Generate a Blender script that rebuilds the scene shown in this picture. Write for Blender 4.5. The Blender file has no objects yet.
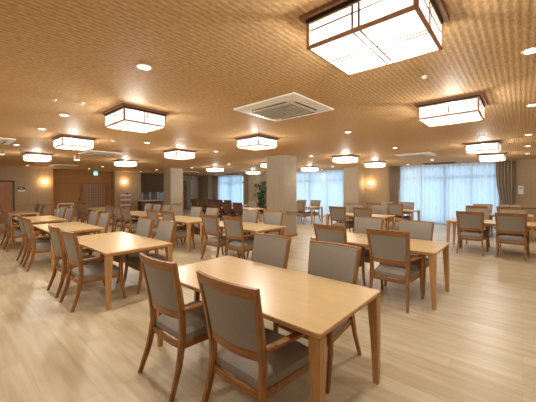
import bpy, bmesh, math, random
from mathutils import Vector, Matrix
random.seed(7)
C = bpy.context.scene.collection
SC = bpy.context.scene

# ------------------------------------------------------------------ camera, sky, exposure
F_PX, YAW, CAM_Z = 289.0, math.radians(41.3), 1.48
cam_d = bpy.data.cameras.new('camera'); cam = bpy.data.objects.new('camera', cam_d); C.objects.link(cam)
cam_d.sensor_width = 36.0; cam_d.lens = F_PX / 536.0 * 36.0
cam_d.shift_y = -12.0 / 536.0
cam_d.clip_end = 200
cam.matrix_world = (Matrix.Translation((0, 0, CAM_Z)) @ Matrix.Rotation(YAW - math.pi / 2, 4, 'Z')
                    @ Matrix.Rotation(math.pi / 2, 4, 'X') @ Matrix.Rotation(-0.003, 4, 'Z'))
SC.camera = cam
world = bpy.data.worlds.new('sky'); SC.world = world; world.use_nodes = True
bg = world.node_tree.nodes['Background']
bg.inputs['Color'].default_value = (0.56, 0.79, 1.0, 1); bg.inputs['Strength'].default_value = 1.15
SC.view_settings.view_transform = 'Standard'; SC.view_settings.look = 'None'
SC.view_settings.gamma = 1.0; SC.view_settings.use_curve_mapping = False
SC.view_settings.exposure = 0.97
LANTERN, DOWN, SCONCE = 1.5, 6.0, 4.0
BULB_W, DOWN_W, SCONCE_W = 75.0, 14.0, 6.0
try:
    SC.cycles.use_denoising = True
    SC.cycles.max_bounces = 8; SC.cycles.diffuse_bounces = 5
    SC.cycles.transparent_max_bounces = 12
    SC.cycles.sample_clamp_indirect = 6.0
except Exception: pass

# ------------------------------------------------------------------ materials
def srgb(r, g, b):
    f = lambda c: (c / 255 / 12.92) if c / 255 <= 0.04045 else ((c / 255 + 0.055) / 1.055) ** 2.4
    return (f(r), f(g), f(b), 1)
def new_mat(name):
    m = bpy.data.materials.new(name); m.use_nodes = True
    nt = m.node_tree; p = nt.nodes['Principled BSDF']
    return m, nt, p
def node(nt, t, **kw):
    n = nt.nodes.new(t)
    for k, v in kw.items():
        if k in n.inputs: n.inputs[k].default_value = v
        else: setattr(n, k, v)
    return n
def ramp(nt, fac, c0, c1, p0=0.3, p1=0.7):
    r = nt.nodes.new('ShaderNodeValToRGB')
    r.color_ramp.elements[0].color = c0; r.color_ramp.elements[1].color = c1
    r.color_ramp.elements[0].position = p0; r.color_ramp.elements[1].position = p1
    nt.links.new(fac, r.inputs['Fac']); return r.outputs['Color']
def coords(nt, scale=(1, 1, 1), rot=(0, 0, 0), kind='Object'):
    tc = nt.nodes.new('ShaderNodeTexCoord'); mp = nt.nodes.new('ShaderNodeMapping')
    mp.inputs['Scale'].default_value = scale; mp.inputs['Rotation'].default_value = rot
    nt.links.new(tc.outputs[kind], mp.inputs['Vector']); return mp.outputs['Vector']
def bump(nt, p, h, strength, dist):
    b = nt.nodes.new('ShaderNodeBump'); b.inputs['Strength'].default_value = strength; b.inputs['Distance'].default_value = dist
    nt.links.new(h, b.inputs['Height']); nt.links.new(b.outputs['Normal'], p.inputs['Normal'])
def plain(name, col, rough=0.6, metal=0.0, var=0.05, scale=12):
    m, nt, p = new_mat(name)
    n = node(nt, 'ShaderNodeTexNoise', Scale=scale, Detail=3.0); nt.links.new(coords(nt), n.inputs['Vector'])
    a = tuple(c * (1 - var) for c in col[:3]) + (1,); b = tuple(min(1, c * (1 + var)) for c in col[:3]) + (1,)
    nt.links.new(ramp(nt, n.outputs['Fac'], a, b), p.inputs['Base Color'])
    p.inputs['Roughness'].default_value = rough; p.inputs['Metallic'].default_value = metal
    return m
def wood(name, c0, c1, rough=0.4, axis='X', scale=1.0, bumpy=0.1):
    m, nt, p = new_mat(name)
    s = {'X': (1.2, 14, 14), 'Y': (14, 1.2, 14), 'Z': (14, 14, 1.2)}[axis]
    v = coords(nt, tuple(q * scale for q in s))
    n = node(nt, 'ShaderNodeTexNoise', Scale=3.0, Detail=6.0, Roughness=0.6, Distortion=0.6); nt.links.new(v, n.inputs['Vector'])
    nt.links.new(ramp(nt, n.outputs['Fac'], c0, c1, 0.3, 0.72), p.inputs['Base Color'])
    p.inputs['Roughness'].default_value = rough
    bump(nt, p, n.outputs['Fac'], bumpy, 0.002)
    return m
def emis(name, col, s):
    m, nt, p = new_mat(name)
    nt.nodes.remove(p); e = nt.nodes.new('ShaderNodeEmission'); e.inputs['Color'].default_value = col; e.inputs['Strength'].default_value = s
    nt.links.new(e.outputs[0], nt.nodes['Material Output'].inputs['Surface']); return m

M = {}
M['oak'] = wood('oak_brown', srgb(124, 79, 38), srgb(174, 122, 66), 0.38, 'Z')
M['oak_h'] = wood('oak_brown_rail', srgb(124, 79, 38), srgb(174, 122, 66), 0.38, 'X')
M['walnut'] = wood('walnut_dark', srgb(58, 34, 22), srgb(92, 56, 36), 0.4, 'Z')
M['table'] = wood('maple_top', srgb(208, 180, 134), srgb(220, 192, 146), 0.32, 'Y', 1.0, 0.02)
M['table_edge'] = wood('maple_edge', srgb(196, 148, 98), srgb(214, 168, 116), 0.4, 'Y')
M['table_leg'] = wood('maple_leg', srgb(184, 140, 88), srgb(208, 166, 112), 0.4, 'Z')
M['lamp_wood'] = wood('lantern_wood', srgb(166, 122, 92), srgb(196, 152, 118), 0.45, 'X')
M['muntin'] = plain('muntin_grey', srgb(120, 96, 80), 0.6)
M['plate_wood'] = wood('plate_wood', srgb(120, 84, 56), srgb(146, 106, 74), 0.5, 'X')
M['dark_wood'] = wood('dark_wood', srgb(70, 44, 28), srgb(98, 62, 38), 0.45, 'Z')
M['door_wood'] = wood('door_wood', srgb(158, 102, 56), srgb(186, 130, 76), 0.45, 'Z')
M['rail_wood'] = wood('rail_wood', srgb(170, 120, 72), srgb(196, 146, 94), 0.4, 'X')
M['white'] = plain('white_plastic', srgb(232, 230, 224), 0.45, 0, 0.02)
M['grey'] = plain('grey_plastic', srgb(186, 182, 174), 0.5, 0, 0.04)
M['black'] = plain('black_plastic', srgb(24, 22, 22), 0.4, 0, 0.05)
M['steel'] = plain('brushed_steel', srgb(176, 174, 170), 0.3, 0.85, 0.04)
M['green'] = plain('sign_green', srgb(20, 150, 110), 0.5, 0, 0.03)
M['red'] = plain('red_plastic', srgb(180, 30, 26), 0.5, 0, 0.03)
M['leaf'] = plain('leaf_green', srgb(30, 62, 34), 0.45, 0, 0.35, 6)
M['soil'] = plain('soil', srgb(50, 36, 26), 0.9, 0, 0.3, 40)
M['bark'] = plain('bark', srgb(96, 74, 54), 0.8, 0, 0.2, 30)
M['pot'] = plain('pot_clay', srgb(196, 186, 170), 0.6, 0, 0.05)

def fabric(name, col):
    m, nt, p = new_mat(name)
    n = node(nt, 'ShaderNodeTexNoise', Scale=260.0, Detail=2.0); nt.links.new(coords(nt), n.inputs['Vector'])
    a = tuple(c * 0.86 for c in col[:3]) + (1,); b = tuple(c * 1.14 for c in col[:3]) + (1,)
    nt.links.new(ramp(nt, n.outputs['Fac'], a, b), p.inputs['Base Color']); p.inputs['Roughness'].default_value = 0.85
    p.inputs['Sheen Weight'].default_value = 0.15
    bump(nt, p, n.outputs['Fac'], 0.25, 0.001); return m
M['fabric'] = fabric('grey_beige_fabric', srgb(143, 136, 126))
M['fabric_dark'] = fabric('brown_fabric', srgb(104, 66, 44))

def floor_mat():
    m, nt, p = new_mat('maple_plank_floor')
    v = coords(nt, (1, 1, 1), (0, 0, math.pi / 2))
    br = nt.nodes.new('ShaderNodeTexBrick'); nt.links.new(v, br.inputs['Vector'])
    br.inputs['Scale'].default_value = 1.0; br.inputs['Brick Width'].default_value = 0.92; br.inputs['Row Height'].default_value = 0.155
    br.inputs['Mortar Size'].default_value = 0.0012; br.inputs['Mortar Smooth'].default_value = 0.3
    br.inputs['Color1'].default_value = srgb(209, 196, 167); br.inputs['Color2'].default_value = srgb(223, 213, 188)
    br.inputs['Mortar'].default_value = srgb(200, 180, 148); br.inputs['Bias'].default_value = 0.1
    v2 = coords(nt, (10, 0.9, 1))
    n = node(nt, 'ShaderNodeTexNoise', Scale=1.6, Detail=6.0, Distortion=0.4); nt.links.new(v2, n.inputs['Vector'])
    g = ramp(nt, n.outputs['Fac'], srgb(224, 214, 198), (1, 1, 1, 1), 0.3, 0.7)
    mx = nt.nodes.new('ShaderNodeMix'); mx.data_type = 'RGBA'; mx.blend_type = 'MULTIPLY'; mx.inputs[0].default_value = 0.8
    nt.links.new(br.outputs['Color'], mx.inputs[6]); nt.links.new(g, mx.inputs[7])
    nt.links.new(mx.outputs[2], p.inputs['Base Color']); p.inputs['Roughness'].default_value = 0.36
    p.inputs['Specular IOR Level'].default_value = 0.4
    return m
M['floor'] = floor_mat()

def ceiling_mat():
    m, nt, p = new_mat('ridged_woven_ceiling_paper')
    w = nt.nodes.new('ShaderNodeTexWave'); w.wave_type = 'BANDS'; w.bands_direction = 'Y'; w.wave_profile = 'SIN'
    w.inputs['Scale'].default_value = 7.6; w.inputs['Distortion'].default_value = 0.1; w.inputs['Detail'].default_value = 1
    w.inputs['Detail Scale'].default_value = 3.0
    nt.links.new(coords(nt), w.inputs['Vector'])
    n = node(nt, 'ShaderNodeTexNoise', Scale=1.0, Detail=4.0); nt.links.new(coords(nt, (24, 60, 60)), n.inputs['Vector'])
    add = nt.nodes.new('ShaderNodeMath'); add.operation = 'MULTIPLY_ADD'; add.inputs[1].default_value = 0.35
    nt.links.new(n.outputs['Fac'], add.inputs[0]); nt.links.new(w.outputs['Fac'], add.inputs[2])
    cm = nt.nodes.new('ShaderNodeMath'); cm.operation = 'MULTIPLY_ADD'; cm.inputs[1].default_value = 0.22
    nt.links.new(w.outputs['Fac'], cm.inputs[0]); nt.links.new(n.outputs['Fac'], cm.inputs[2])
    nt.links.new(ramp(nt, cm.outputs[0], srgb(184, 149, 106), srgb(222, 187, 141), 0.42, 0.8), p.inputs['Base Color'])
    p.inputs['Roughness'].default_value = 0.62; p.inputs['Specular IOR Level'].default_value = 0.04
    bump(nt, p, add.outputs[0], 0.24, 0.004); return m
M['ceiling'] = ceiling_mat()

def wall_mat(name, col, var=0.07):
    m, nt, p = new_mat(name)
    n = node(nt, 'ShaderNodeTexNoise', Scale=1.0, Detail=3.0); nt.links.new(coords(nt, (28, 28, 2.2)), n.inputs['Vector'])
    a = tuple(c * (1 - var) for c in col[:3]) + (1,); b = tuple(c * (1 + var) for c in col[:3]) + (1,)
    nt.links.new(ramp(nt, n.outputs['Fac'], a, b), p.inputs['Base Color']); p.inputs['Roughness'].default_value = 0.75
    bump(nt, p, n.outputs['Fac'], 0.2, 0.002); return m
M['wall'] = wall_mat('beige_wallpaper', srgb(174, 150, 120))
M['column'] = wall_mat('pale_beige_wallpaper', srgb(166, 152, 132))
M['wall_tan'] = wall_mat('tan_wallpaper', srgb(184, 138, 84))
M['wall_brown'] = wall_mat('dark_brown_panelling', srgb(122, 94, 68))
M['wall_grey'] = wall_mat('grey_wall', srgb(184, 176, 170))
M['wall_pale'] = wall_mat('pale_wall', srgb(212, 206, 200))

def sheer_mat():
    m, nt, p = new_mat('sheer_curtain_cloth'); out = nt.nodes['Material Output']; nt.nodes.remove(p)
    t = nt.nodes.new('ShaderNodeBsdfTranslucent'); d = nt.nodes.new('ShaderNodeBsdfDiffuse'); tr = nt.nodes.new('ShaderNodeBsdfTransparent')
    n = node(nt, 'ShaderNodeTexNoise', Scale=1.0, Detail=3.0); nt.links.new(coords(nt, (30, 30, 0.4)), n.inputs['Vector'])
    c = ramp(nt, n.outputs['Fac'], (0.76, 0.84, 0.9, 1), (0.90, 0.95, 0.98, 1))
    nt.links.new(c, t.inputs['Color']); d.inputs['Color'].default_value = (0.85, 0.87, 0.9, 1)
    m1 = nt.nodes.new('ShaderNodeMixShader'); m1.inputs[0].default_value = 0.3; nt.links.new(t.outputs[0], m1.inputs[1]); nt.links.new(d.outputs[0], m1.inputs[2])
    m2 = nt.nodes.new('ShaderNodeMixShader'); m2.inputs[0].default_value = 0.1; nt.links.new(m1.outputs[0], m2.inputs[1]); nt.links.new(tr.outputs[0], m2.inputs[2])
    nt.links.new(m2.outputs[0], out.inputs['Surface']); return m
M['sheer'] = sheer_mat()
M['drape'] = fabric('taupe_drape', srgb(150, 132, 114))
def glass_mat(name, tint=(0.93, 0.97, 1, 1)):
    m, nt, p = new_mat(name); out = nt.nodes['Material Output']; nt.nodes.remove(p)
    tr = nt.nodes.new('ShaderNodeBsdfTransparent'); tr.inputs[0].default_value = tint
    g = nt.nodes.new('ShaderNodeBsdfGlossy'); g.inputs['Roughness'].default_value = 0.05
    mx = nt.nodes.new('ShaderNodeMixShader'); mx.inputs[0].default_value = 0.08
    nt.links.new(tr.outputs[0], mx.inputs[1]); nt.links.new(g.outputs[0], mx.inputs[2]); nt.links.new(mx.outputs[0], out.inputs['Surface']); return m
M['glass'] = glass_mat('window_glass')
M['acrylic'] = glass_mat('clear_acrylic')
M['alu'] = plain('window_aluminium', srgb(120, 118, 116), 0.4, 0.5, 0.03)
M['shade'] = emis('lantern_glow', (1.0, 0.95, 0.88, 1), LANTERN)
_nt = M['shade'].node_tree; _o = _nt.nodes['Material Output']; _e = [n for n in _nt.nodes if n.type == 'EMISSION'][0]
_tr = _nt.nodes.new('ShaderNodeBsdfTransparent'); _mx = _nt.nodes.new('ShaderNodeMixShader'); _mx.inputs[0].default_value = 0.45
_nt.links.new(_e.outputs[0], _mx.inputs[1]); _nt.links.new(_tr.outputs[0], _mx.inputs[2]); _nt.links.new(_mx.outputs[0], _o.inputs['Surface'])
M['down'] = emis('downlight_glow', (1.0, 0.86, 0.66, 1), DOWN)
M['sconce'] = emis('sconce_glow', (1.0, 0.72, 0.40, 1), SCONCE)
M['sign_lit'] = emis('exit_sign_glow', (0.10, 0.75, 0.52, 1), 1.1)
M['sign_white'] = emis('exit_sign_white', (0.9, 1, 0.95, 1), 1.2)
def paper_mat():
    m, nt, p = new_mat('shoji_paper'); p.inputs['Base Color'].default_value = srgb(176, 160, 142); p.inputs['Roughness'].default_value = 0.8; return m
M['paper'] = paper_mat()

# ------------------------------------------------------------------ mesh helpers
def box(bm, x0, x1, y0, y1, z0, z1, bev=0.0, mi=0):
    r = bmesh.ops.create_cube(bm, size=1.0); vs = r['verts']
    for v in vs:
        v.co = Vector((x0 + (v.co.x + .5) * (x1 - x0), y0 + (v.co.y + .5) * (y1 - y0), z0 + (v.co.z + .5) * (z1 - z0)))
    fs = {f for v in vs for f in v.link_faces}
    for f in fs: f.material_index = mi
    if bev:
        es = list({e for v in vs for e in v.link_edges})
        bmesh.ops.bevel(bm, geom=es, offset=bev, segments=2, affect='EDGES', profile=0.5)
def sweep(bm, pts, secs, cap=True, side=None):
    """rectangular rounded section swept along pts; secs = (half width along side, half depth)"""
    rings = []
    n = len(pts)
    for i, p in enumerate(pts):
        p = Vector(p); a = Vector(pts[max(0, i - 1)]); b = Vector(pts[min(n - 1, i + 1)])
        t = (b - a).normalized(); s = Vector(side or (1, 0, 0)); s = (s - t * s.dot(t)).normalized(); u = t.cross(s)
        w, d = secs[i] if isinstance(secs, list) else secs
        ring = []
        for (cx, cy) in ((1, .55), (.62, 1), (-.62, 1), (-1, .55), (-1, -.55), (-.62, -1), (.62, -1), (1, -.55)):
            ring.append(bm.verts.new(p + s * w * cx + u * d * cy))
        rings.append(ring)
    for i in range(n - 1):
        for k in range(8):
            bm.faces.new((rings[i][k], rings[i][(k + 1) % 8], rings[i + 1][(k + 1) % 8], rings[i + 1][k]))
    if cap:
        bm.faces.new(rings[0][::-1]); bm.faces.new(rings[-1])
def cyl(bm, c, r0, r1, z0, z1, n=20, cap=True):
    a = [bm.verts.new((c[0] + r0 * math.cos(2 * math.pi * k / n), c[1] + r0 * math.sin(2 * math.pi * k / n), z0)) for k in range(n)]
    b = [bm.verts.new((c[0] + r1 * math.cos(2 * math.pi * k / n), c[1] + r1 * math.sin(2 * math.pi * k / n), z1)) for k in range(n)]
    for k in range(n): bm.faces.new((a[k], a[(k + 1) % n], b[(k + 1) % n], b[k]))
    if cap: bm.faces.new(a[::-1]); bm.faces.new(b)
def tube(bm, pts, r, n=8):
    rings = []
    for i, p in enumerate(pts):
        p = Vector(p); t = (Vector(pts[min(len(pts) - 1, i + 1)]) - Vector(pts[max(0, i - 1)])).normalized()
        ref = Vector((0, 0, 1)) if abs(t.z) < 0.9 else Vector((1, 0, 0))
        s = t.cross(ref).normalized(); u = t.cross(s); rr = r[i] if isinstance(r, list) else r
        rings.append([bm.verts.new(p + (s * math.cos(2 * math.pi * k / n) + u * math.sin(2 * math.pi * k / n)) * rr) for k in range(n)])
    for i in range(len(rings) - 1):
        for k in range(n): bm.faces.new((rings[i][k], rings[i][(k + 1) % n], rings[i + 1][(k + 1) % n], rings[i + 1][k]))
    bm.faces.new(rings[0][::-1]); bm.faces.new(rings[-1])
def obj(name, bm, mats, parent=None, smooth=False, loc=None):
    bmesh.ops.recalc_face_normals(bm, faces=bm.faces)
    me = bpy.data.meshes.new(name); bm.to_mesh(me); bm.free()
    for m in (mats if isinstance(mats, (list, tuple)) else [mats]): me.materials.append(M[m] if isinstance(m, str) else m)
    if smooth:
        for p in me.polygons: p.use_smooth = True
        try: me.set_sharp_from_angle(angle=math.radians(40))
        except Exception: pass
    o = bpy.data.objects.new(name, me); C.objects.link(o)
    if parent: o.parent = parent
    if loc: o.location = loc
    return o
def bxo(name, mat, parent, *b, bev=0.0):
    bm = bmesh.new(); box(bm, *b, bev=bev); return obj(name, bm, mat, parent)
def thing(name, label, cat, loc=(0, 0, 0), rz=0, group=None):
    o = bpy.data.objects.new(name, None); C.objects.link(o); o.empty_display_size = 0.1
    o.location = loc; o.rotation_euler = (0, 0, rz); tag(o, label, cat, group); return o
def lamp(name, kind, parent, loc, watts, col, radius):
    d = bpy.data.lights.new(name, kind); d.energy = watts; d.color = col; d.shadow_soft_size = radius
    if kind == 'SPOT': d.spot_size = math.radians(130); d.spot_blend = 1.0
    o = bpy.data.objects.new(name, d); C.objects.link(o); o.parent = parent; o.location = loc; return o
def tag(o, label, cat, group=None):
    o['label'] = label; o['category'] = cat
    if group: o['group'] = group
    return o
def struct(name, mat, *boxes, parent=None):
    bm = bmesh.new()
    for b in boxes: box(bm, *b)
    o = obj(name, bm, mat, parent)
    if not parent: o['kind'] = 'structure'
    return o
def dup(root, loc, rz, label, group):
    r = root.copy(); C.objects.link(r); r.location = loc; r.rotation_euler = (0, 0, rz); r['label'] = label; r['group'] = group
    for ch in list(root.children):
        c = ch.copy(); C.objects.link(c); c.parent = r
        for g in list(ch.children):
            d = g.copy(); C.objects.link(d); d.parent = c
    return r

# ------------------------------------------------------------------ room shell
H = 2.5; WX = 13.7
struct('floor', 'floor', (-3.0, 13.9, -3.0, 19.7, -0.1, 0.0))
struct('ceiling', 'ceiling', (-3.0, 13.9, -3.0, 19.7, H, H + 0.1))
struct('wall_left', 'wall', (-3.0, 1.22, 16.8, 16.9, 0, H), (1.22, 2.2, 16.8, 16.9, 1.88, H), (2.2, 3.5, 16.8, 16.9, 0, H))
struct('wall_recess', 'wall_tan', (3.5, 3.6, 16.8, 18.1, 0, H), (3.6, 3.78, 18.0, 18.1, 0, H), (6.42, 6.6, 18.0, 18.1, 0, H), (3.78, 6.42, 18.0, 18.1, 1.86, H))
struct('wall_back', 'wall', (6.6, 6.7, 17.4, 18.1, 0, H), (6.7, 8.1, 17.4, 17.5, 0, H))
struct('wall_kitchen', 'wall_brown', (8.0, 8.1, 17.5, 19.6, 0, H), (8.1, 11.9, 19.5, 19.6, 0, H))
struct('wall_far', 'wall_grey', (11.9, 13.1, 19.5, 19.6, 0, H), )
struct('wall_far', 'wall_pale', (13.1, 13.7, 19.5, 19.6, 0, H))
struct('wall_front', 'wall_pale', (-3.0, 13.9, -3.1, -3.0, 0, H))
struct('wall_near', 'wall_pale', (-3.1, -3.0, -3.0, 16.9, 0, H))
WIN = [(0.62, 4.15), (6.75, 11.25), (14.3, 16.95)]
bs, y = [], -3.0
for a, b in WIN:
    bs.append((WX, WX + .2, y, a, 0, H)); bs.append((WX, WX + .2, a, b, 2.42, H)); y = b
bs.append((WX, WX + .2, y, 19.6, 0, H))
struct('wall_right', 'wall', *bs)
struct('wall_dark_panel', 'door_wood', (WX - 0.03, WX - 0.001, 11.35, 12.25, 0, 2.3))
# pilasters on the window wall and free-standing columns
struct('wall_pilaster', 'column', (13.0, WX, 5.77, 6.53, 0, H))
struct('wall_pilaster', 'column', (13.0, WX, 12.35, 13.1, 0, H))
struct('wall_pilaster', 'column', (13.2, WX, 17.5, 18.2, 0, H))
struct('wall_column', 'column', (6.80, 7.46, 5.35, 6.03, 0, H))
struct('wall_column', 'column', (7.30, 7.97, 12.6, 13.25, 0, H))
struct('baseboard_left', 'door_wood', (-3.0, 1.2, 16.78, 16.8, 0, 0.08), (2.22, 3.5, 16.78, 16.8, 0, 0.08))
struct('baseboard_right', 'door_wood', (WX - .02, WX, -3, .1, 0, 0.08), (WX - .02, WX, 4.7, 5.77, 0, 0.08), (WX - .02, WX, 13.1, 14.0, 0, .08))
struct('baseboard_column', 'door_wood', (6.785, 7.475, 5.335, 5.35, 0, .08), (6.785, 6.80, 5.35, 6.045, 0, .08), (7.46, 7.475, 5.35, 6.045, 0, .08), (6.80, 7.46, 6.03, 6.045, 0, .08))

# windows
for i, (a, b) in enumerate(WIN):
    bm = bmesh.new(); x0, x1 = WX + .06, WX + .14
    w = .06
    box(bm, x0, x1, a, a + w, 0, 2.42); box(bm, x0, x1, b - w, b, 0, 2.42)
    box(bm, x0, x1, a + w, b - w, 2.36, 2.42); box(bm, x0, x1, a + w, b - w, 0, .08); box(bm, x0, x1, a + w, b - w, 1.88, 1.98)
    n = 4 if b - a > 3 else 2
    for k in range(1, n):
        yy = a + (b - a) * k / n; hw = .06 if k * 2 == n else .035
        box(bm, x0 + .005, x1 - .005, yy - hw, yy + hw, .08, 1.88); box(bm, x0 + .005, x1 - .005, yy - hw, yy + hw, 1.98, 2.36)
    f = obj('window_%d' % (i + 1), bm, 'alu'); f['kind'] = 'structure'
    bm = bmesh.new(); box(bm, WX + .098, WX + .102, a + w, b - w, .08, 2.36); g = obj('pane', bm, 'glass', f)

# doors
def flat_door(name, mat, x0, x1, y, z1, frame_mat, fw=.06, panel=None):
    bm = bmesh.new()
    box(bm, x0, x0 + fw, y - .03, y + .07, 0, z1); box(bm, x1 - fw, x1, y - .03, y + .07, 0, z1); box(bm, x0 + fw, x1 - fw, y - .03, y + .07, z1 - fw, z1)
    d = obj(name, bm, frame_mat); d['kind'] = 'structure'
    bxo('door_panel', mat, d, x0 + fw, x1 - fw, y + .01, y + .05, 0.01, z1 - fw)
    return d
d1 = flat_door('door_1', 'door_wood', 1.22, 2.2, 16.8, 1.88, 'dark_wood')
bm = bmesh.new(); tube(bm, [(2.06, 16.77, .9), (2.06, 16.77, 1.15)], .012); obj('door_handle', bm, 'steel', d1)
# double sliding doors in the recess
d2 = flat_door('door_2', 'wall_tan', 3.78, 5.12, 18.0, 1.86, 'door_wood', .07)
bxo('pull', 'dark_wood', d2, 4.98, 5.02, 17.995, 18.01, .85, 1.05)
bm = bmesh.new()
box(bm, 5.12, 5.22, 17.96, 18.07, 0, 1.86); box(bm, 6.32, 6.42, 17.96, 18.07, 0, 1.86); box(bm, 5.22, 6.32, 17.96, 18.07, 1.77, 1.86); box(bm, 5.22, 6.32, 17.96, 18.07, 0, .3)
d3 = obj('door_3', bm, 'door_wood'); d3['kind'] = 'structure'
bxo('paper_panel', 'paper', d3, 5.22, 6.32, 18.03, 18.05, .3, 1.77)
bm = bmesh.new()
for k in range(1, 9): xx = 5.22 + 1.1 * k / 9; box(bm, xx - .011, xx + .011, 18.0, 18.03, .3, 1.77)
for k in range(1, 10): zz = .3 + 1.47 * k / 10; box(bm, 5.22, 6.32, 18.005, 18.025, zz - .01, zz + .01)
obj('lattice', bm, 'door_wood', d3)
flat_door('door_4', 'door_wood', 11.95, 12.55, 19.42, 2.1, 'dark_wood', .05)
flat_door('door_5', 'wall_pale', 13.0, 13.66, 19.42, 2.2, 'white', .04)

# ------------------------------------------------------------------ curtains
def sheer(y0, y1, label, x=WX - .12):
    bm = bmesh.new(); n = int((y1 - y0) / .018); rows = (2.47, 1.9, 1.2, .5, .03); g = []
    for z in rows:
        amp = .028 + .012 * (2.47 - z) / 2.47
        g.append([bm.verts.new((x + amp * math.sin(k * .018 * 2 * math.pi / .15 + .8 * math.sin(k * .05 + y0)) + .006 * math.sin(k * .31 + z), y0 + (y1 - y0) * k / n, z)) for k in range(n + 1)])
    for i in range(len(rows) - 1):
        for k in range(n): bm.faces.new((g[i][k], g[i][k + 1], g[i + 1][k + 1], g[i + 1][k]))
    o = obj('sheer_curtain', bm, 'sheer', smooth=True); return tag(o, label, 'curtain', 'white sheer curtains')
sheer(.62, 2.37, 'white sheer curtain, right half of the big right-hand window')
sheer(2.38, 4.13, 'white sheer curtain, left half of the big right-hand window')
sheer(6.72, 9.0, 'white sheer curtain over the window right of the big column, beside the pilaster')
sheer(9.03, 11.2, 'white sheer curtain over the window right of the big column, next to the column')
sheer(14.28, 16.85, 'white sheer curtain over the farthest window, left of the plant')
def drape(y0, y1, gather, label, name='drape'):
    bm = bmesh.new(); n = 46; x = WX - .2; rows = [2.47, 2.0, 1.5, 1.1, .82, .74, .6, .3, .03]; g = []
    for z in rows:
        t = 1.0 if z > 1.9 else (0.62 if abs(z - .78) < .06 else 0.62 + .38 * min(1, abs(z - .78) / .9))
        if z < .7: t = .72
        c = gather; a, b = c + (y0 - c) * t, c + (y1 - c) * t
        g.append([bm.verts.new((x + .04 * math.sin(k / n * math.pi * 11) , a + (b - a) * k / n, z)) for k in range(n + 1)])
    for i in range(len(rows) - 1):
        for k in range(n): bm.faces.new((g[i][k], g[i][k + 1], g[i + 1][k + 1], g[i + 1][k]))
    r = thing(name, label, 'curtain', (0, 0, 0), 0, 'taupe drapes')
    o = obj('cloth', bm, 'drape', r, smooth=True)
    md = o.modifiers.new('thick', 'SOLIDIFY'); md.thickness = .006
    c = gather; a, b = c + (y0 - c) * .62, c + (y1 - c) * .62
    bm = bmesh.new(); box(bm, x - .055, x + .055, a - .01, b + .01, .76, .81, bev=.01); obj('tieback', bm, 'drape', r)
    return r
drape(.20, .72, .28, 'taupe tied-back drape at the right end of the big right-hand window')
drape(4.05, 4.55, 4.45, 'taupe tied-back drape at the left end of the big right-hand window')
drape(16.75, 17.3, 17.2, 'dark taupe drape at left side of the farthest window')

# ------------------------------------------------------------------ dining chairs
def yb(z):   # rear post curve
    P = [(0, -.315), (.2, -.245), (.38, -.212), (.5, -.212), (.62, -.226), (.8, -.262), (.97, -.300)]
    for (a, ya), (b, y2) in zip(P, P[1:]):
        if z <= b:
            t = (z - a) / (b - a); return ya + (y2 - ya) * t
    return P[-1][1]
def hw(z):   # half width between post centres
    return .240 - .026 * z / .4 if z < .4 else .214 + (z - .4) * .032 / .55
def back_slab(bm, z0, z1, inset, thick, bulge, nz=6, nx=10, puff=0.0, y_off=0.0):
    fr, bk = [], []
    for i in range(nz + 1):
        z = z0 + (z1 - z0) * i / nz; w = hw(z) - inset; rf, rb = [], []
        for k in range(nx + 1):
            u = -1 + 2 * k / nx; x = u * w
            cy = yb(z) - bulge * (1 - u * u) + y_off
            e = puff * (1 - u ** 4) * (1 - (2 * i / nz - 1) ** 4)
            rf.append(bm.verts.new((x, cy + thick + e, z))); rb.append(bm.verts.new((x, cy - thick - e * .3, z)))
        fr.append(rf); bk.append(rb)
    for i in range(nz):
        for k in range(nx):
            bm.faces.new((fr[i][k], fr[i][k + 1], fr[i + 1][k + 1], fr[i + 1][k])); bm.faces.new((bk[i][k], bk[i + 1][k], bk[i + 1][k + 1], bk[i][k + 1]))
    for k in range(nx):
        bm.faces.new((fr[0][k], bk[0][k], bk[0][k + 1], fr[0][k + 1])); bm.faces.new((fr[nz][k], fr[nz][k + 1], bk[nz][k + 1], bk[nz][k]))
    for i in range(nz):
        bm.faces.new((fr[i][0], fr[i + 1][0], bk[i + 1][0], bk[i][0])); bm.faces.new((fr[i][nx], bk[i][nx], bk[i + 1][nx], fr[i + 1][nx]))
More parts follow.
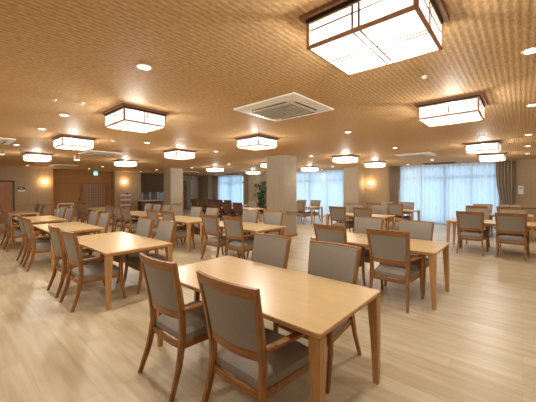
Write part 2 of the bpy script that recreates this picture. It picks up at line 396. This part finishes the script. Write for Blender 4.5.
def make_chair(label, dark=False):
    wv, wh, fb = ('walnut', 'walnut', 'fabric_dark') if dark else ('oak', 'oak_h', 'fabric')
    t = thing('dining_chair', label, 'chair')
    # seat cushion: crowned slab
    bm = bmesh.new(); N = 12; top, bot = [], []
    for i in range(N + 1):
        v = -1 + 2 * i / N; yy = .03 + v * .235; rt, rb = [], []
        for k in range(N + 1):
            u = -1 + 2 * k / N; w = .208 + .046 * (v + 1) / 2; s = 1 - .05 * (v * v) ** 3
            e = max(0, 1 - abs(u) ** 5) * max(0, 1 - abs(v) ** 5)
            rt.append(bm.verts.new((u * w * s, yy, .405 + .05 * e ** .5))); rb.append(bm.verts.new((u * w * s, yy, .352)))
        top.append(rt); bot.append(rb)
    for i in range(N):
        for k in range(N):
            bm.faces.new((top[i][k], top[i][k + 1], top[i + 1][k + 1], top[i + 1][k])); bm.faces.new((bot[i][k], bot[i + 1][k], bot[i + 1][k + 1], bot[i][k + 1]))
    for k in range(N):
        bm.faces.new((top[0][k], bot[0][k], bot[0][k + 1], top[0][k + 1])); bm.faces.new((top[N][k], top[N][k + 1], bot[N][k + 1], bot[N][k]))
        bm.faces.new((top[k][0], top[k + 1][0], bot[k + 1][0], bot[k][0])); bm.faces.new((top[k][N], bot[k][N], bot[k + 1][N], top[k + 1][N]))
    obj('seat_cushion', bm, fb, t, smooth=True)
    bm = bmesh.new()
    sweep(bm, [(-.208, -.20, .328), (-.247, .24, .328)], (.011, .024)); sweep(bm, [(.208, -.20, .328), (.247, .24, .328)], (.011, .024))
    sweep(bm, [(-.205, -.212, .328), (-.1, -.225, .328), (.1, -.225, .328), (.205, -.212, .328)], (.011, .024), side=(0, 1, 0))
    sweep(bm, [(-.24, .245, .328), (-.1, .257, .328), (.1, .257, .328), (.24, .245, .328)], (.011, .024), side=(0, 1, 0))
    obj('seat_frame', bm, wh, t)
    bm = bmesh.new(); back_slab(bm, .895, .962, -.017, .013, .035, nz=3, nx=14); obj('top_rail', bm, wh, t, smooth=True)
    bm = bmesh.new(); back_slab(bm, .53, .585, .015, .012, .035, nz=2, nx=14); obj('lower_rail', bm, wh, t, smooth=True)
    bm = bmesh.new(); back_slab(bm, .585, .895, .016, .009, .035, y_off=-.002); obj('back_panel', bm, fb, t, smooth=True)
    bm = bmesh.new(); back_slab(bm, .56, .944, .004, .007, .035, nz=8, puff=.012, y_off=.021); obj('back_cushion', bm, fb, t, smooth=True)
    for s in (-1, 1):
        zs = [0, .1, .2, .3, .4, .5, .6, .7, .8, .9, .94]
        bm = bmesh.new(); sweep(bm, [(s * hw(z), yb(z), z) for z in zs], [(.0145 + .003 * min(1, z / .4) , .016 + .009 * min(1, z / .35) - .008 * max(0, (z - .6) / .35)) for z in zs])
        obj('rear_leg', bm, wv, t, smooth=True)
        zs = [0, .12, .25, .36, .48, .585]; ys = [.300, .272, .252, .247, .25, .256]
        bm = bmesh.new(); sweep(bm, [(s * (.262 + .004 * (z < .1)), yy, z) for z, yy in zip(zs, ys)], [(.014 + .005 * min(1, z / .3), .015 + .008 * min(1, z / .3)) for z in zs])
        obj('front_leg', bm, wv, t, smooth=True)
        bm = bmesh.new()
        sweep(bm, [(s * .236, -.215, .600), (s * .268, -.08, .608), (s * .284, .06, .608), (s * .277, .18, .602), (s * .264, .275, .592)],
              [(.016, .016), (.022, .016), (.028, .015), (.028, .015), (.021, .013)])
        obj('armrest', bm, wh, t, smooth=True)
    return t

# ------------------------------------------------------------------ tables
def make_table(label):
    t = thing('dining_table', label, 'table')
    W, L = .9, 1.8
    bm = bmesh.new()
    def outline(ins, z, r=.022):
        vs = []
        for cx, cy, a0 in ((1, 1, 0), (-1, 1, 90), (-1, -1, 180), (1, -1, 270)):
            for k in range(5):
                a = math.radians(a0 + 90 * k / 4)
                vs.append(bm.verts.new((cx * (W / 2 - r) + (r - ins) * math.cos(a), cy * (L / 2 - r) + (r - ins) * math.sin(a), z)))
        return vs
    R = [outline(.012, .664), outline(.003, .676), outline(0, .694), outline(.003, .699), outline(.006, .7)]
    for a, b in zip(R, R[1:]):
        for k in range(20): f = bm.faces.new((a[k], a[(k + 1) % 20], b[(k + 1) % 20], b[k])); f.material_index = 1
    f = bm.faces.new(R[0][::-1]); f.material_index = 1
    bm.faces.new(R[-1])
    obj('tabletop', bm, ['table', 'table_edge'], t)
    bm = bmesh.new()
    for s in (-1, 1):
        box(bm, s * .36 - .01, s * .36 + .01, -.8, .8, .637, .664); box(bm, -.35, .35, s * .81 - .01, s * .81 + .01, .637, .664)
    obj('apron', bm, 'table_edge', t)
    for sx in (-1, 1):
        for sy in (-1, 1):
            bm = bmesh.new(); N = 3; rings = []
            for z, w in ((0, .042), (.3, .056), (.62, .074), (.664, .076)):
                ox, oy = sx * .444, sy * .893
                a = [(ox, oy), (ox - sx * w, oy), (ox - sx * w, oy - sy * w), (ox, oy - sy * w)]
                rings.append([bm.verts.new((p[0] + sx * (-.012 if z == 0 else -.002), p[1], z)) for p in a])
            for a, b in zip(rings, rings[1:]):
                for k in range(4): bm.faces.new((a[k], a[(k + 1) % 4], b[(k + 1) % 4], b[k]))
            bm.faces.new(rings[0]); bm.faces.new(rings[-1])
            bmesh.ops.bevel(bm, geom=[e for e in bm.edges if abs(e.verts[0].co.z - e.verts[1].co.z) > .03], offset=.006, segments=2, affect='EDGES')
            obj('leg', bm, 'table_leg', t)
    return t

# (x0, y0) near-left corner, label, short phrase, near chair offsets, far chair offsets
TB = [
 (1.34, .81, 'big light maple dining table in the foreground, nearest the camera', 'the foreground table', (.375, -.42), (.39, -.38)),
 (1.34, 3.80, 'light maple table in the left row, directly behind the foreground table', 'the second table of the left row', (.32, -.38), (.36, -.36)),
 (1.34, 6.40, 'light maple table, third from the front in the left row', 'the third table of the left row', (.39, -.36), (.38, -.36)),
 (1.34, 8.95, 'light maple table, fourth from the front in the left row', 'the fourth table of the left row', (.38, -.38), (.36, -.36)),
 (1.34, 12.2, 'light maple table at the far end of the left row, before the wooden door', 'the last table of the left row', (), (.36, -.36)),
 (3.95, .78, 'light maple table right of centre, second nearest on the right', 'the right centre table', (.40, -.41), (.37, -.39)),
 (3.90, 3.70, 'light maple table standing just in front of the big column', 'the table before the big column', (.23, -.48), (.36, -.38)),
 (3.85, 5.87, 'light maple table left of the big column, end leg showing', 'the table left of the big column', (.38, -.38), (.36, -.37)),
 (3.90, 8.62, 'light maple table before the farther, left column', 'the table before the left column', (.64, .0, -.64), (.62, -.02, -.66)),
 (3.90, 12.0, 'small-looking table far back, before the lattice door', 'the table before the lattice door', (.36, -.36), ()),
 (8.10, -.42, 'light maple table at the right edge, nearer of the two there', 'the nearer table at right edge', (.40, -.31), (.39, -.32)),
 (7.95, 2.80, 'light maple table in mid distance below the wall lamp, nearer of two', 'the nearer table below wall lamp', (.38, -.38), (.38, -.38)),
 (7.80, 7.95, 'table half hidden left of the big column, before the potted plant', 'the table before the potted plant', (.64, .0, -.64), (-.15,)),
 (9.25, 10.2, 'farthest table, before the narrow far window', 'the farthest table', (.64, .0, -.64), ()),
 (10.8, -.25, 'light maple table at the right edge, farther one beside the tied drape', 'the farther table at right edge', (.36, -.36), (.32, -.36)),
 (10.75, 2.80, 'table standing by the big window, farther of two below the wall lamp', 'the farther table below wall lamp', (.38, -.38), (.38, -.38)),
 (10.3, 6.60, 'table at the window just right of the big column', 'the window table right of the column', (-.40,), (.38, -.38)),
]
dk = make_chair('dark brown chair farthest left of the group before the far window', True)
dk.location = (9.25, 13.15, 0); dk.rotation_euler = (0, 0, -math.pi / 2); dk['group'] = 'dark chairs by the far window'
dup(dk, (9.25, 12.52, 0), -math.pi / 2, 'dark brown chair, second from the left before the far window', 'dark chairs by the far window')

chair0 = table0 = None
NM = {2: ('left', 'right'), 3: ('left', 'middle', 'right'), 1: ('',)}
for ti, (x0, y0, lab, ph, near, far) in enumerate(TB):
    cx, cy = x0 + .45, y0 + .9
    if table0 is None: table0 = make_table(lab); table0.location = (cx, cy, 0); table0['group'] = 'maple dining tables'
    else:
        tt = dup(table0, (cx, cy, 0), 0, lab, 'maple dining tables')
        if len(near) == 3: tt.scale.y = 1.2        # the longer six-seat tables
    for side, offs in (('near', near), ('far', far)):
        for k, o in enumerate(offs):
            jr = 0 if ti in (0, 6) or len(offs) == 3 else random.uniform(-.03, .03); jx = 0 if ti == 0 or len(offs) == 3 else random.uniform(-.02, .02)
            which = NM[len(offs)][k]
            # offsets run from +y (left in the view) to -y (right)
            if side == 'near': loc, rz = (cx - .405 + jx, cy + o, 0), -math.pi / 2 + jr; look = 'seen from behind'
            else: loc, rz = (cx + .37 + jx, cy + o, 0), math.pi / 2 + jr; look = 'seen from the front'
            l = ('%s armchair on near side of %s' if side == 'near' else '%s beige-fronted armchair on far side of %s') % (which or 'lone', ph)
            grp = 'wooden armchairs around the dining tables'
            if ti in (12, 13) and side == 'near':
                dup(dk, loc, rz, l.replace('armchair', 'brown armchair'), 'dark chairs by the far window')
            elif chair0 is None:
                chair0 = make_chair(l); chair0.location = loc; chair0.rotation_euler = (0, 0, rz); chair0['group'] = grp
            else: dup(chair0, loc, rz, l, grp)
# ------------------------------------------------------------------ ceiling lanterns
def make_lantern(label):
    t = thing('ceiling_lantern', label, 'ceiling light'); hx, hy = .262, .292
    bm = bmesh.new(); box(bm, -.30, .30, -.335, .335, -.022, 0, bev=.003); obj('base_plate', bm, 'plate_wood', t)
    bxo('added_glare_tray', 'black', t, -.275, .275, -.305, .305, -.04, -.022)  # added black tray, keeps the bulb-lit base plate from glaring through the shade
    bm = bmesh.new(); box(bm, -hx, hx, -hy, hy, -.186, -.04); obj('shade', bm, 'shade', t)
    bm = bmesh.new(); e = .010
    for sx in (-1, 1):
        for sy in (-1, 1): box(bm, sx * hx - e, sx * hx + e, sy * hy - e, sy * hy + e, -.192, -.036)
    for z, q in ((-.184, .010), (-.045, .006)):
        for s in (-1, 1):
            box(bm, -hx - .007, hx + .007, s * hy - .007, s * hy + .007, z - q, z + q); box(bm, s * hx - .007, s * hx + .007, -hy - .007, hy + .007, z - q, z + q)
    obj('frame', bm, 'lamp_wood', t)
    bm = bmesh.new(); q = .0055
    for s in (-1, 1):
        for d in (-.018, .018):
            box(bm, d - q, d + q, s * hy - .0035, s * hy + .0035, -.18, -.045); box(bm, s * hx - .0035, s * hx + .0035, d - q, d + q, -.18, -.045)
        box(bm, -hx, hx, s * hy - .0035, s * hy + .0035, -.094, -.086); box(bm, s * hx - .0035, s * hx + .0035, -hy, hy, -.094, -.086)
    for d in (-.018, .018):
        box(bm, d - .0045, d + .0045, -hy, hy, -.1885, -.186); box(bm, -hx, hx, d - .0045, d + .0045, -.1885, -.186)
    obj('muntins', bm, 'muntin', t)
    lamp('bulb', 'POINT', t, (0, 0, -.13), BULB_W, (1.0, .96, .87), .07)
    return t
LN = [(1.71, .655, 'largest glowing square paper lantern, overhead at the top of the picture'),
 (1.73, 3.87, 'glowing square ceiling lantern at upper left, over the second left-row table'),
 (1.77, 6.68, 'glowing ceiling lantern over the left row, third from the front'),
 (1.85, 10.35, 'glowing ceiling lantern farthest back over the left row'),
 (4.08, .64, 'glowing ceiling lantern at upper right, second largest on the right'),
 (4.20, 3.98, 'glowing ceiling lantern nearest in front of the big column'),
 (4.22, 6.83, 'glowing ceiling lantern in front of the left column'),
 (4.35, 10.5, 'glowing ceiling lantern near the lattice door and left wall lamp'),
 (8.12, .66, 'glowing ceiling lantern at right, nearer of the close pair'),
 (8.35, 4.13, 'glowing ceiling lantern just right of the big column'),
 (8.43, 7.25, 'glowing ceiling lantern mostly hidden behind the big column'),
 (8.50, 10.75, 'glowing ceiling lantern in line with the pale far door'),
 (10.9, .67, 'glowing ceiling lantern at right, farther of the close pair'),
 (10.95, 4.20, 'glowing ceiling lantern in front of the wall with the right wall lamp'),
 (11.3, 7.35, 'glowing ceiling lantern before the window right of the big column'),
 (-1.3, 3.9, 'added fill lantern, unseen beyond the left edge, nearer one'),  # unseen lantern added to brighten the left floor and near chair backs
 (-1.3, 6.8, 'added fill lantern, unseen beyond the left edge, farther one'),  # second unseen lantern, added as fill light from the left
 (11.5, 11.2, 'small glowing ceiling lantern beside the far window, left of big column')]
l0 = None
for x, y, lab in LN:
    if l0 is None: l0 = make_lantern(lab); l0.location = (x, y, H); l0['group'] = 'square ceiling lanterns'
    else: dup(l0, (x, y, H), 0, lab, 'square ceiling lanterns')

# ------------------------------------------------------------------ downlights
def make_down(label):
    t = thing('downlight', label, 'downlight'); bm = bmesh.new(); n = 24
    for r0, z0, r1, z1 in ((.062, -.0005, .060, -.006), (.060, -.006, .048, -.006), (.048, -.006, .045, -.001)):
        cyl(bm, (0, 0), r0, r1, z0, z1, n, cap=False)
    obj('trim_ring', bm, 'white', t, smooth=True)
    bm = bmesh.new(); cyl(bm, (0, 0), .046, .046, -.0045, -.001, n); obj('lens', bm, 'down', t); lamp('spot', 'SPOT', t, (0, 0, -.012), DOWN_W, (1.0, .90, .74), .04); return t
DL = [(1.13, 2.36, 'bright round downlight alone at upper left, nearest on the left ceiling'),
 (1.13, 4.70, 'round downlight left of the upper-left lantern, nearer of two'),
 (1.14, 6.05, 'round downlight left of the upper-left lantern, farther of two'),
 (1.16, 8.60, 'round downlight at left edge beside the cut-off air conditioner'),
 (1.20, 11.2, 'round downlight at the left picture edge, farthest there'),
 (2.45, 15.6, 'round downlight above the far left beige wall'),
 (4.85, 15.9, 'round downlight left of the green exit sign'),
 (4.80, 14.0, 'round downlight right of the green exit sign'),
 (3.0, 6.15, 'round downlight between the upper-left lantern and left column'),
 (7.6, 16.3, 'round downlight above the serving counter, left one'),
 (7.45, 14.2, 'round downlight just left of the left column'),
 (7.95, 11.8, 'round downlight just right of the left column'),
 (10.2, 14.5, 'round downlight before the pale far door, nearer'),
 (13.0, 16.3, 'round downlight before the pale far door, farther'),
 (7.78, 8.95, 'round downlight left of the lantern behind the big column'),
 (4.95, 6.22, 'round downlight between the left column and centre lantern'),
 (4.86, 2.35, 'round downlight between the air conditioner and right lantern'),
 (7.52, 2.38, 'round downlight left of the right-hand air conditioner'),
 (7.63, 4.92, 'round downlight just right of the big column top'),
 (11.9, 6.5, 'small round downlight in front of the pilaster'),
 (13.3, 7.9, 'small round downlight above the window right of the big column'),
 (13.2, 3.65, 'small round downlight above left end of big window'),
 (11.6, 2.4, 'small round downlight beside the dark ceiling vent'),
 (9.33, 3.6, 'small round downlight left of the far right air conditioner'),
 (2.90, -.06, 'large round downlight at upper right corner, cut by the edge'),
 (4.8, -.10, 'round downlight at right edge beside the upper right lantern'),
 (7.4, -.10, 'round downlight at right edge, nearest of the lower three'),
 (9.4, -.11, 'round downlight at right edge, middle of the lower three'),
 (11.4, -.13, 'round downlight at right edge, farthest of the lower three')]
l0 = None
for x, y, lab in DL:
    if l0 is None: l0 = make_down(lab); l0.location = (x, y, H); l0['group'] = 'recessed round downlights'
    else: dup(l0, (x, y, H), 0, lab, 'recessed round downlights')

# ------------------------------------------------------------------ ceiling cassettes
def make_ac(label):
    t = thing('ceiling_air_conditioner', label, 'air conditioner'); W, L = .425, .475
    bm = bmesh.new()
    def ring(wo, lo, wi, li, z0, z1):
        a = [bm.verts.new((sx * wo, sy * lo, z0)) for sx, sy in ((1, 1), (-1, 1), (-1, -1), (1, -1))]
        b = [bm.verts.new((sx * wi, sy * li, z1)) for sx, sy in ((1, 1), (-1, 1), (-1, -1), (1, -1))]
        for k in range(4): bm.faces.new((a[k], a[(k + 1) % 4], b[(k + 1) % 4], b[k]))
        return b
    ring(W, L, W, L, -.001, -.018); ring(W, L, W - .09, L - .09, -.018, -.034); b = ring(W - .09, L - .09, W - .10, L - .10, -.034, -.036); bm.faces.new(b)
    obj('panel', bm, 'white', t)
    bm = bmesh.new(); gx, gy = .235, .285
    for k in range(15):
        yy = -gy + 2 * gy * k / 14; box(bm, -gx, gx, yy - .006, yy + .006, -.044, -.036)
    box(bm, -gx, gx, -gy, gy, -.038, -.0355); obj('grille', bm, 'grey', t)
    for s in (-1, 1):
        bm = bmesh.new(); sweep(bm, [(-.22, s * (L - .13), -.036), (.22, s * (L - .13), -.036)], (.011, .004), side=(0, 1, 0)); obj('air_slot', bm, 'black', t)
        bm = bmesh.new(); sweep(bm, [(s * (W - .13), -.27, -.036), (s * (W - .13), .27, -.036)], (.011, .004), side=(1, 0, 0)); obj('air_slot', bm, 'black', t)
    return t
a0 = make_ac('white square ceiling air conditioner at the top centre, nearest one'); a0.location = (2.89, 2.27, H); a0['group'] = 'ceiling air conditioners'
for x, y, lab in ((.60, 8.1, 'white ceiling air conditioner cut off by the left picture edge'),
                  (3.0, 8.85, 'white ceiling air conditioner between two lanterns, left of centre'),
                  (3.45, 14.5, 'thin-looking white ceiling air conditioner near the exit sign'),
                  (9.5, 2.4, 'white ceiling air conditioner at right, before the big window'),
                  (9.3, 14.4, 'faint far ceiling air conditioner right of the left column')):
    dup(a0, (x, y, H), 0, lab, 'ceiling air conditioners')
for x, y, lab in ((13.15, 2.45, 'dark slotted ceiling vent above the big right-hand window'), (12.9, 14.6, 'dark slotted ceiling vent above the farthest window')):
    t = thing('ceiling_vent', lab, 'vent', (x, y, H), 0, 'dark ceiling vents')
    bm = bmesh.new(); box(bm, -.2, .2, -.55, -.53, -.03, 0); box(bm, -.2, .2, .53, .55, -.03, 0); box(bm, -.2, -.18, -.53, .53, -.03, 0); box(bm, .18, .2, -.53, .53, -.03, 0); obj('frame', bm, 'dark_wood', t)
    bm = bmesh.new(); box(bm, -.18, .18, -.53, .53, -.008, 0)
    for k in range(9): xx = -.16 + .04 * k; box(bm, xx - .006, xx + .006, -.53, .53, -.026, -.008)
    obj('slats', bm, 'black', t)
def small_disc(x, y, lab, r=.05, h=.035):
    bm = bmesh.new(); r *= .7; h *= .7; cyl(bm, (0, 0), r * .7, r, -h, -h * .35, 20); cyl(bm, (0, 0), r, r, -h * .35, 0, 20)
    o = obj('smoke_detector', bm, 'white', None, smooth=True, loc=(x, y, H)); tag(o, lab, 'smoke detector', 'ceiling detectors')
small_disc(1.10, 3.88, 'small white ceiling sensor behind the nearest left downlight')
small_disc(.86, 3.95, 'tiny white ceiling sensor farthest left of the nearest pair', .03)
small_disc(2.40, 6.4, 'white ceiling detector just below the upper-left lantern', .055)
small_disc(2.4, 13.6, 'white ceiling detector below the farthest left-row lantern', .07, .05)
small_disc(2.91, .66, 'small white ceiling detector between the large and upper right lanterns', .035)
t = thing('cylinder_spotlight', 'small surface-mounted cylinder light behind the left-row lanterns', 'spotlight', (2.72, 10.0, H))
bm = bmesh.new(); cyl(bm, (0, 0), .075, .075, -.14, 0, 24); obj('housing', bm, 'lamp_wood', t, smooth=True)
bm = bmesh.new(); cyl(bm, (0, 0), .06, .06, -.145, -.1405, 24); obj('lens', bm, 'down', t)

# ------------------------------------------------------------------ wall lamps
def sconce(loc, rz, lab):
    t = thing('wall_lamp', lab, 'wall lamp', loc, rz, 'glowing wall lamps')     # local -Y looks into the room
    bxo('back_plate', 'white', t, -.09, .09, -.012, 0, -.085, .085, bev=.004)
    bm = bmesh.new(); N = 10
    for i in range(N):
        a0, a1 = math.pi * i / N, math.pi * (i + 1) / N
        q = [(.10 * math.cos(a), -.02 - .06 * math.sin(a)) for a in (a0, a1)]
        bm.faces.new([bm.verts.new((q[0][0], q[0][1], -.07)), bm.verts.new((q[1][0], q[1][1], -.07)), bm.verts.new((q[1][0], q[1][1], .07)), bm.verts.new((q[0][0], q[0][1], .07))])
    bmesh.ops.remove_doubles(bm, verts=bm.verts, dist=.0005)
    for z in (-.07, .07):
        bm.faces.new([v for v in sorted([v for v in bm.verts if abs(v.co.z - z) < .001], key=lambda v: -v.co.x)])
    obj('shade', bm, 'sconce', t, smooth=True)
    lamp('bulb', 'POINT', t, (0, -.16, 0), SCONCE_W, (1.0, .68, .36), .05)
sconce((3.27, 16.8, 1.86), 0, 'glowing wall lamp on the far left beige wall')
sconce((7.12, 17.4, 1.93), 0, 'glowing wall lamp right of the lattice door')
sconce((WX, 5.47, 1.76), -math.pi / 2, 'glowing wall lamp on brown wall between the windows')

# ------------------------------------------------------------------ signs and small wall things
t = thing('exit_sign', 'small green exit sign with white running figure below the ceiling', 'sign', (5.55, 17.2, 2.5)); t.scale = (.85, 1, .85)
bxo('bracket', 'white', t, -.02, .02, -.01, .01, -.06, 0)
bxo('housing', 'white', t, -.125, .125, -.02, .02, -.31, -.06, bev=.004)
bxo('panel', 'sign_lit', t, -.115, .115, -.023, -.0205, -.3, -.07)
bm = bmesh.new()
def limb(a, b, w=.012):
    sweep(bm, [(a[0], -.025, a[1]), (b[0], -.025, b[1])], (w, .0015), side=(1, 0, 0.001) if abs(a[1] - b[1]) > abs(a[0] - b[0]) else (0, 0, 1))
box(bm, -.01, .018, -.0265, -.0235, -.115, -.088)
limb((0, -.12), (-.015, -.2), .016); limb((-.015, -.2), (.03, -.235)); limb((.03, -.235), (.02, -.285)); limb((-.015, -.2), (-.04, -.245)); limb((-.04, -.245), (-.08, -.255)); limb((0, -.13), (.045, -.17), .009); limb((-.003, -.13), (-.05, -.165), .009)
obj('running_figure', bm, 'sign_white', t)
t = thing('room_sign', 'small black and white room sign beside the far left wooden door', 'sign', (2.43, 16.8, 1.5))
bxo('black_plate', 'black', t, -.12, .12, -.012, 0, -.02, .10)
bxo('white_plate', 'white', t, -.12, .12, -.012, 0, -.10, -.022)
bm = bmesh.new()
for k, (a, b) in enumerate(((-.07, -.045), (-.035, -.015), (-.005, .02), (.03, .06))): box(bm, a, b, -.0135, -.012, .03, .06)
obj('lettering', bm, 'white', t)
t = thing('wall_panel_box', 'white wall switch panel on right wall beside the drape', 'switch', (WX, .03, 1.42), -math.pi / 2)
bxo('plate', 'white', t, -.075, .075, -.02, 0, -.15, .15, bev=.004); bxo('display', 'grey', t, -.045, .045, -.023, -.0195, .03, .1)
t = thing('light_switch', 'small white light switch at the edge of the tan recess', 'switch', (3.69, 18.0, 1.2))
bxo('plate', 'white', t, -.06, .06, -.012, 0, -.07, .07, bev=.003); bxo('rocker', 'white', t, -.025, .025, -.018, -.0115, -.04, .04)
def rail(pts, lab, n_out):
    t = thing('handrail', lab, 'handrail', (0, 0, 0), 0, 'wooden handrails'); bm = bmesh.new(); tube(bm, pts, .021, 10); obj('rail', bm, 'rail_wood', t, smooth=True)
    a, b = Vector(pts[0]), Vector(pts[-1]); L = (b - a).length; k = max(2, int(L / .8))
    for i in range(k):
        p = a.lerp(b, (i + .35) / (k - .3)) if k > 1 else a
        bm = bmesh.new(); tube(bm, [p + Vector((0, 0, -.015)), p + Vector((0, 0, -.05)) , p + Vector((n_out[0] * .07, n_out[1] * .07, -.05))], .008); obj('bracket', bm, 'steel', t)
rail([(2.25, 16.73, .8), (3.5, 16.73, .8)], 'wooden handrail along the far left beige wall', (0, 1))
rail([(6.73, 5.38, .8), (6.73, 6.0, .8)], 'wooden handrail on the left face of the big column', (1, 0))
rail([(6.84, 5.28, .8), (7.44, 5.28, .8)], 'wooden handrail on the right face of the big column', (0, 1))
rail([(7.34, 12.53, .8), (7.95, 12.53, .8)], 'wooden handrail on the right face of the left column', (0, 1))
rail([(7.23, 12.64, .8), (7.23, 13.2, .8)], 'wooden handrail on the left face of the left column', (1, 0))
rail([(WX - .07, -2.8, .8), (WX - .07, .1, .8)], 'wooden handrail along the right wall beyond the drape', (1, 0))
rail([(12.93, 5.82, .8), (12.93, 6.5, .8)], 'wooden handrail on the pilaster between the windows', (1, 0))
rail([(WX - .07, 4.75, .8), (WX - .07, 5.65, .8)], 'wooden handrail on the wall below the right wall lamp', (1, 0))
rail([(6.85, 17.33, .8), (7.35, 17.33, .8)], 'wooden handrail below the wall lamp near the lattice door', (0, 1))

# serving counter with clear screens and a notice rack
t = thing('serving_counter', 'long serving counter in front of dark kitchen wall, with clear screens', 'counter', (0, 0, 0))
bxo('cabinet', 'dark_wood', t, 7.62, 9.6, 16.25, 16.75, .02, .80); bxo('worktop', 'wall_grey', t, 7.58, 9.64, 16.2, 16.8, .80, .85, bev=.005)
for k in range(5):
    x = 7.66 + k * .475; bxo('post', 'steel', t, x - .015, x + .015, 16.3, 16.33, .85, 1.33)
for k in range(4):
    x = 7.66 + k * .475; bxo('screen', 'acrylic', t, x + .02, x + .455, 16.31, 16.32, .88, 1.3)
t = thing('leaflet_rack', 'white wire leaflet rack under wall lamp near the lattice door', 'rack', (7.02, 17.0, 0))
for x in (-.3, 0, .3): bxo('post', 'steel', t, x - .012, x + .012, -.012, .012, 0, 1.38)
for z in (.55, .85, 1.12):
    bm = bmesh.new(); box(bm, -.288, .288, -.03, .1, z, z + .012); box(bm, -.288, .288, -.032, -.026, z + .012, z + .07); obj('shelf', bm, 'white', t)
o = bxo('leaflet_box', 'red', None, 7.05, 7.17, 16.99, 17.06, 1.133, 1.3); tag(o, 'small red box on the top shelf of the white rack', 'box')

# trolley with white tube handle
t = thing('trolley', 'white tubular-handled trolley behind the left row tables', 'trolley', (3.72, 15.4, 0))
bm = bmesh.new(); P = [(-.26, 0, .2), (-.26, 0, .78), (-.24, 0, .83), (-.2, 0, .85), (.2, 0, .85), (.3, 0, .85), (.34, 0, .83), (.34, 0, .76), (.3, 0, .73), (.2, 0, .72)]
tube(bm, P, .022, 10); tube(bm, [(.26, 0, .2), (.26, 0, .72)], .02, 10); obj('handle', bm, 'white', t, smooth=True)
bxo('body', 'white', t, -.3, .3, -.02, .42, .12, .6, bev=.02)
for sx in (-1, 1):
    for yy in (.03, .36):
        bm = bmesh.new()
        for a in (0,): tube(bm, [(sx * .24 - .015, yy, .06), (sx * .24 + .015, yy, .06)], .058, 16)
        obj('wheel', bm, 'black', t, smooth=True)
# ------------------------------------------------------------------ potted plant
t = thing('potted_plant', 'tall leafy green potted plant left of the big column', 'plant', (9.85, 9.05, 0))
bm = bmesh.new(); cyl(bm, (0, 0), .13, .19, 0, .34, 28); obj('pot', bm, 'pot', t, smooth=True)
bm = bmesh.new(); cyl(bm, (0, 0), .165, .165, .34, .346, 24); obj('soil', bm, 'soil', t)
rs = random.Random(3); bm = bmesh.new(); tips = []
for s in range(4):
    a = s * 1.6; pts = [(.04 * math.cos(a), .04 * math.sin(a), .33)]
    for k in range(1, 6): pts.append((pts[0][0] + .035 * k * math.cos(a + .3 * k), pts[0][1] + .035 * k * math.sin(a + .3 * k), .33 + k * (.24 + .02 * s)))
    tube(bm, pts, [.016, .014, .012, .010, .008, .005], 6); tips += [Vector(p) for p in pts[1:]]
obj('stem', bm, 'bark', t)
bm = bmesh.new()
for i in range(620):
    c = rs.choice(tips); d = Vector((rs.uniform(-1, 1), rs.uniform(-1, 1), rs.uniform(-.7, .7))).normalized() * rs.uniform(.04, .27)
    p = c + d; p.z = min(1.82, max(.5, p.z)); L = rs.uniform(.08, .14); W = L * .3
    dr = (Vector((d.x, d.y, rs.uniform(-.25, .1)))).normalized(); sd = dr.cross(Vector((0, 0, 1))).normalized(); up = sd.cross(dr)
    v = [p, p + dr * L * .35 + sd * W, p + dr * L * .75 + sd * W * .7 - up * .01, p + dr * L - up * .025, p + dr * L * .75 - sd * W * .7 - up * .01, p + dr * L * .35 - sd * W]
    m = [bm.verts.new(q) for q in v]; mid = bm.verts.new(p + dr * L * .5 - up * .012)
    for k in range(6): bm.faces.new((m[k], m[(k + 1) % 6], mid))
obj('foliage', bm, 'leaf', t)
